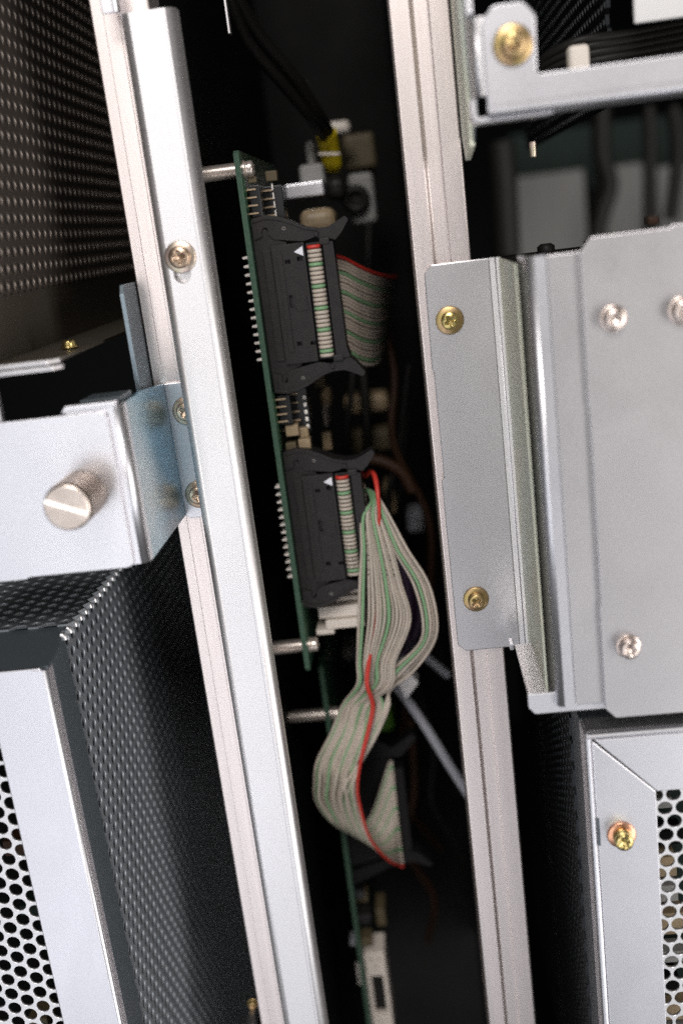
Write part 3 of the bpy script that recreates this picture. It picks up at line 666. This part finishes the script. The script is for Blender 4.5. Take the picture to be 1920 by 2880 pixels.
# ------------------------------------------------------------------ deeper connector that takes the ribbon
t = thing('ribbon_connector', 'blurred black ribbon connector on the deeper board at the cable end', 'connector', (-24, 64, -210), 'black ribbon connectors with side latches')
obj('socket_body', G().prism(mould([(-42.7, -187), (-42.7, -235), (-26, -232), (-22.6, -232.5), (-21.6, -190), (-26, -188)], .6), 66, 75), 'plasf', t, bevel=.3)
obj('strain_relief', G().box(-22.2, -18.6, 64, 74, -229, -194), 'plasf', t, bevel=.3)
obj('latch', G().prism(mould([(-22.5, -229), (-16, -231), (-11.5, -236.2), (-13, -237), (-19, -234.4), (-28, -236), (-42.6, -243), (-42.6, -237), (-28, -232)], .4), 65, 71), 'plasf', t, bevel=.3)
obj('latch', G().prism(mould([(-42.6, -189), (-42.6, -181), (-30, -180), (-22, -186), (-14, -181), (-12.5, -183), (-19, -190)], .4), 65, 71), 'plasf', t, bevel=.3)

# ------------------------------------------------------------------ chips and small parts on the upper board
def chip(label, x1, y0, y1, z0, z1, legs=4, m_='chip', group='small chips on the circuit board'):
    t = thing('chip', label, 'chip', (-42.8, y0, (z0 + z1) / 2), group)
    obj('package', G().box(-42.0, x1, y0, y1, z0, z1), m_, t, bevel=.25)
    for i in range(legs):
        z = z0 + (i + .5) * (z1 - z0) / legs
        obj('leg', G().box(-42.75, x1 - (x1 + 42) * .35, y0 - .6, y0 - .25, z - .22, z + .22), 'leg', t)
chip('black chip between the board top corner and the upper connector', -38.8, 33, 40, 5.6, 14.5)
chip('second black chip, to the right of the first at the board top', -33.5, 44, 52, 4.6, 14.2, 4)
chip('black chip on the board just below the upper connector', -38.2, 33, 42, -56.2, -47.0, 4)
chip('black chip right of the one below the upper connector', -33.6, 40, 48, -60.5, -46.6, 5)
for i, (x0, x1, y0, y1, z0, z1, m_) in enumerate(((-41, -37, 34, 38, -60.2, -56.6, 'tan'), (-37.2, -34.4, 37, 42, -61.6, -58.5, 'tan'), (-37.6, -33.8, 34, 38, -65.2, -61.4, 'tan'), (-41.5, -38.2, 33, 36, -65.0, -62.0, 'tand'),
                                                 (-33, -29.5, 60, 66, -50, -44.5, 'tand'), (-33, -30, 64, 68, -72, -66, 'tan'), (-42, -39.5, 34, 36, 15.2, 17, 'tand'), (-38, -34.5, 44, 48, 15.5, 18.5, 'tand'))):
    tag(obj('capacitor', G().box(x0, x1, y0, y1, z0, z1), m_, bevel=.3),
        ('tan block just below the small black chip of the upper board', 'tan block with a notch beside the two board chips', 'square tan block just above the lower connector', 'dim tan block touching the green board above the lower connector',
         'dim upright tan part right of the board chips', 'tan upright part above the lower connector latch', 'tiny tan part on the board under the top screw', 'tan part on the slanting board top edge')[i], 'component', 'small tan components of the board')
t = thing('pin_row', 'row of tiny pale pins on the board between the two connectors', 'pins', (-33.5, 39, -53))
for i in range(5): obj('pin', G().box(-35.0, -34.0, 38.9, 39.6, -50 - i * 2.3, -48.7 - i * 2.3), 'pin', t, bevel=.2)
t = thing('pin_row', 'row of thin gold pins beside the chips at the board top', 'pins', (-37.5, 43, 10))
for i in range(4): obj('pin', G().box(-36.4, -36.0, 42.8, 43.4, 5.4 + i * 2.5, 7.2 + i * 2.5), 'pin', t)
# board traces: fine copper relief lines near the front edge
g = G()
for i in range(60):
    z = random.choice((random.uniform(-70, -45), random.uniform(-60, -46), random.uniform(3, 22), random.uniform(-132, -114))); y = BY + .6 + random.random() * 5
    g.box(-42.78, -42.70, y, y + random.uniform(.15, .3), z, z + random.uniform(1, 5))
o = obj('copper_traces', g, mat('trace_green', (.06, .14, .07), .2, .35), pc); o['kind'] = 'stuff'

for i in range(5):
    z = -246 - i * 5.4
    tag(obj('chip', G().box(-42.8, -39.5 + (i % 3) * .8, 66 + (i % 2) * 5, 72 + (i % 2) * 5, z - 3.6, z), ('chip', 'tand', 'plas')[i % 3], bevel=.3), 'small dim part on the deeper board above the ivory connector', 'component', 'small parts in a column on the deeper board')
# white header under the lower connector
t = thing('white_header', 'ivory plastic header under the lower black connector', 'connector', (-34, 42, -121))
for i, (x0, x1, y0, y1, z0, z1) in enumerate(((-42.7, -23.8, 42, 60, -116, -114.6), (-42.7, -24.0, 41, 58, -118.2, -116.6), (-39.0, -24.0, 38.5, 58, -122.8, -118.8), (-37.0, -24.2, 37.5, 56, -126.3, -123.2), (-40.5, -34.5, 38, 50, -128.2, -126.4))):
    obj('housing_step', G().box(x0, x1, y0, y1, z0, z1), 'ivory', t, bevel=.3)
# ivory connector at the bottom
t = thing('card_connector', 'ivory connector frame with a dark opening at the bottom of the deeper board', 'connector', (-37, 74, -300))
Yb = 66.0
p = [aty(x, y, Yb) for x, y in ((1020, 2682), (1086, 2680), (1094, 2745), (1028, 2748), (1108, 2880), (1042, 2880), (1104, 2850), (1038, 2856))]
xl, xr = -42.6, -34.5
zt, zm, zb = p[0][2], p[3][2], p[7][2]
obj('top_block', G().box(xl, xr, Yb, Yb + 12, zt, zm), 'ivory', t, bevel=.4)
obj('side_bar', G().box(xl, xl + 1.7, Yb, Yb + 12, zm - .02, zb), 'ivory', t, bevel=.3)
obj('side_bar', G().box(xr - 1.7, xr, Yb, Yb + 12, zm - .02, zb), 'ivory', t, bevel=.3)
obj('end_block', G().box(xl, xr, Yb, Yb + 12, zb - .02, zb - 9), 'ivory', t, bevel=.4)
obj('dark_core', G().box(xl + 1.75, xr - 1.75, Yb + 3, Yb + 12, zb, zm), 'blk', t)
for x, z in ((-40.2, -3), (-36.9, -3), (-38.4, -6.6)): obj('index_hole', G().lathe([(.45, 0), (.45, .1)], (x, Yb, zt + z), 'y', 10), 'tand', t)
for i in range(5): obj('solder_pin', G().box(-46.8, -44.5, Yb + 4, Yb + 5, zm + 2 - i * 2.2, zm + 3 - i * 2.2), 'pin', pc2, bevel=.2)
tag(obj('board_clip', G().box(-47.5, -45, 66, 72, zt + 3.5, zt + 6), 'grey', bevel=.5), 'small grey clip on the deeper board above the ivory connector', 'clip')
tag(obj('capacitor', G().box(-37.5, -33.5, 80, 92, zt + 1, zt + 9), 'tand', bevel=.8), 'dim olive part just above the ivory connector', 'component')

# cable plug and grey cable
t = thing('plug', 'white plug with a slanting grey cable beside the ribbon cable', 'plug', (-8, 60, -175))
def slab(px, y, dy):
    P = [aty(a, b, y) for a, b in px]; return G().prism([(p_[0], p_[2]) for p_ in P], y, y + dy)
obj('plug_body', slab([(1098, 1902), (1131, 1868), (1152, 1893), (1121, 1930)], 60, 8), 'white', t, bevel=.3)
obj('plug_collar', slab([(1121, 1930), (1152, 1893), (1177, 1922), (1141, 1968)], 60.6, 8), 'whitep', t, bevel=.3)
obj('cable', G().tube(cr([tuple(aty(1098, 1912, 70)), tuple(aty(1140, 1962, 67)), tuple(aty(1200, 2050, 66)), tuple(aty(1262, 2150, 64)), tuple(aty(1320, 2240, 62))], 8), 1.75, 14), 'grey', t)
# yellow sleeved black cables, top centre
for i, (pp, lab) in enumerate((([(640, -20), (700, 120), (800, 240), (880, 335), (912, 385)], 'left of the two black cables running into the yellow sleeves at top'),
                               ([(655, -30), (730, 100), (830, 220), (895, 320), (925, 372)], 'right of the two black cables running into the yellow sleeves at top'))):
    P = cr([tuple(aty(a, b, 70 + j * 12)) for j, (a, b) in enumerate(pp)], 8)
    t = thing('sleeved_cable', lab, 'cable', tuple(P[-1]))
    obj('jacket', G().tube(P, 2.1, 12), 'blk', t)
    Q = cr([tuple(P[-1]), tuple(aty(922 + i * 14, 430, 124)), tuple(aty(930 + i * 14, 480, 128))], 8)
    obj('sleeve', G().tube(Q, [2.9] * (len(Q) - 4) + [2.8, 2.6, 2.2, 1.6], 16), 'yel', t)
tag(obj('tie_band', G().tube([tuple(aty(895 + 10 * j, 432 + (j % 2) * 2, 117)) for j in range(7)], .5, 6), 'ivory'), 'pale cable tie band round the yellow sleeves', 'cable tie')

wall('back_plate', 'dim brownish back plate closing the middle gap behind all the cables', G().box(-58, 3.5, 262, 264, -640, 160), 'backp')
rnd = random.Random(5)
for i in range(9):
    x0 = rnd.uniform(-30, -4); z0 = rnd.choice((rnd.uniform(-130, 10), rnd.uniform(-330, -120))); Y0_ = rnd.uniform(120, 230)
    pts = [(x0 + rnd.uniform(-8, 8), Y0_, z0 + 55), (x0, Y0_ - 6, z0 + 22), (x0 + rnd.uniform(-7, 7), Y0_ - 10, z0 - 5), (x0 + rnd.uniform(-9, 9), Y0_, z0 - 40), (x0 + rnd.uniform(-9, 9), Y0_ + 20, z0 - 80)]
    tag(obj('loose_wire', G().tube(cr(pts, 6), rnd.uniform(1.3, 2.4), 8), ('blk', 'brown', 'blk', 'blk', 'brown')[i % 5]),
        'dim blurred wire hanging deep in the middle gap', 'wire', 'dim wires deep in the middle gap')
# blurred parts deep in the middle gap, each standing at its own depth
def deep(name, label, cat, x0, y0, x1, y1, Y, dy, m_, bev=1.0):
    a = aty(x0, y0, Y); b = aty(x1, y1, Y)
    return tag(obj(name, G().box(a[0], b[0], Y, Y + dy, b[2], a[2]), m_, bevel=bev, seg=3), label, cat)
deep('shell_connector', 'blurred metal shell left of the yellow sleeves', 'connector', 855, 398, 900, 560, 120, 20, 'pale', 2)
deep('shell_connector', 'wide blurred pale block below the metal shell', 'connector', 838, 465, 915, 520, 116, 20, 'pale', 1.5)
deep('bracket_plate', 'pale horizontal metal plate below the yellow sleeves', 'plate', 800, 520, 912, 548, 96, 26, 'zinc', .5)
deep('circular_connector', 'dark screw lock of the cable plug under the yellow sleeves', 'connector', 912, 498, 975, 560, 105, 20, 'blk', 3)
deep('capacitor', 'tan rounded part hidden behind the upper connector latch', 'component', 838, 592, 946, 650, 80, 16, 'tan', 3)
deep('back_bracket', 'blurred grey bracket plate at the right of the yellow sleeves', 'bracket', 960, 380, 1060, 470, 190, 6, 'tand', 2)
deep('back_bracket', 'blurred pale grey plate with a dark round hole, right of the plug', 'bracket', 975, 490, 1062, 625, 150, 6, 'pale', 2)
c = aty(1000, 560, 146)
tag(obj('rubber_grommet', G().lathe([(5.2, 0), (5.6, 1), (5.2, 3), (2.4, 3), (2.2, 1.5)], (c[0], 149, c[2]), 'y', 28), 'blk'), 'dark round grommet on the blurred pale plate', 'grommet')
c = aty(842, 248, 200)
tag(obj('lamp_button', G().lathe([(3.4, 0), (3.0, 2), (1, 3)], tuple(c), 'y', 20), 'pale'), 'small round blurred button in the dark upper gap', 'button')
deep('back_bracket', 'dim pinkish strip above the yellow sleeves', 'bracket', 905, 345, 985, 372, 170, 6, 'ivory', 2)
deep('edge_strip', 'thin pale steel strip hanging in the top of the middle gap', 'strip', 628, -60, 641, 95, 40, 3, 'zincg', .2)
for i, (x0, y0, x1, y1, Y, m_) in enumerate(((965, 1118, 1095, 1158, 150, 'tan'), (985, 1215, 1110, 1268, 150, 'tand'), (1072, 1360, 1118, 1450, 130, 'tan'), (1140, 1440, 1195, 1500, 150, 'grey'),
                                             (905, 1150, 922, 1200, 100, 'ivory'), (900, 1105, 930, 1150, 110, 'tan'), (955, 1825, 1020, 1860, 110, 'pale'), (1040, 2010, 1110, 2060, 120, 'lime'))):
    deep('capacitor' if i != 7 else 'indicator', ('wide blurred olive block deep between the connectors', 'second blurred olive block, below the wide one', 'olive block right of the lower connector behind the red wire', 'dim grey block right of the hanging wires',
         'small pinkish upright part between the connectors', 'small tan block above the pinkish upright part', 'dim pinkish block behind the hanging wires', 'blurred lime green part behind the ribbon cable')[i], 'component', x0, y0, x1, y1, Y, 14, m_, 2.5)
for i, (pp, m_, r) in enumerate((([(1030, 1290), (1080, 1300), (1130, 1330), (1160, 1380)], 'brown', 2.2), ([(1120, 1560), (1140, 1620), (1150, 1700), (1140, 1800)], 'purple', 2.6), ([(1110, 1580), (1160, 1640), (1180, 1740), (1130, 1850)], 'purple', 2.2),
                                 ([(1130, 1780), (1190, 1840), (1260, 1900)], 'grey', 1.6))):
    tag(obj('loose_wire', G().tube(cr([tuple(aty(a, b, 95 + 6 * i)) for a, b in pp], 8), r, 10), m_), ('dim brown wire curving away right of the lower connector', 'dark purple wire behind the outer strands', 'dark purple wire right of the other purple one', 'dim grey wire crossing behind the outer strands')[i], 'wire')
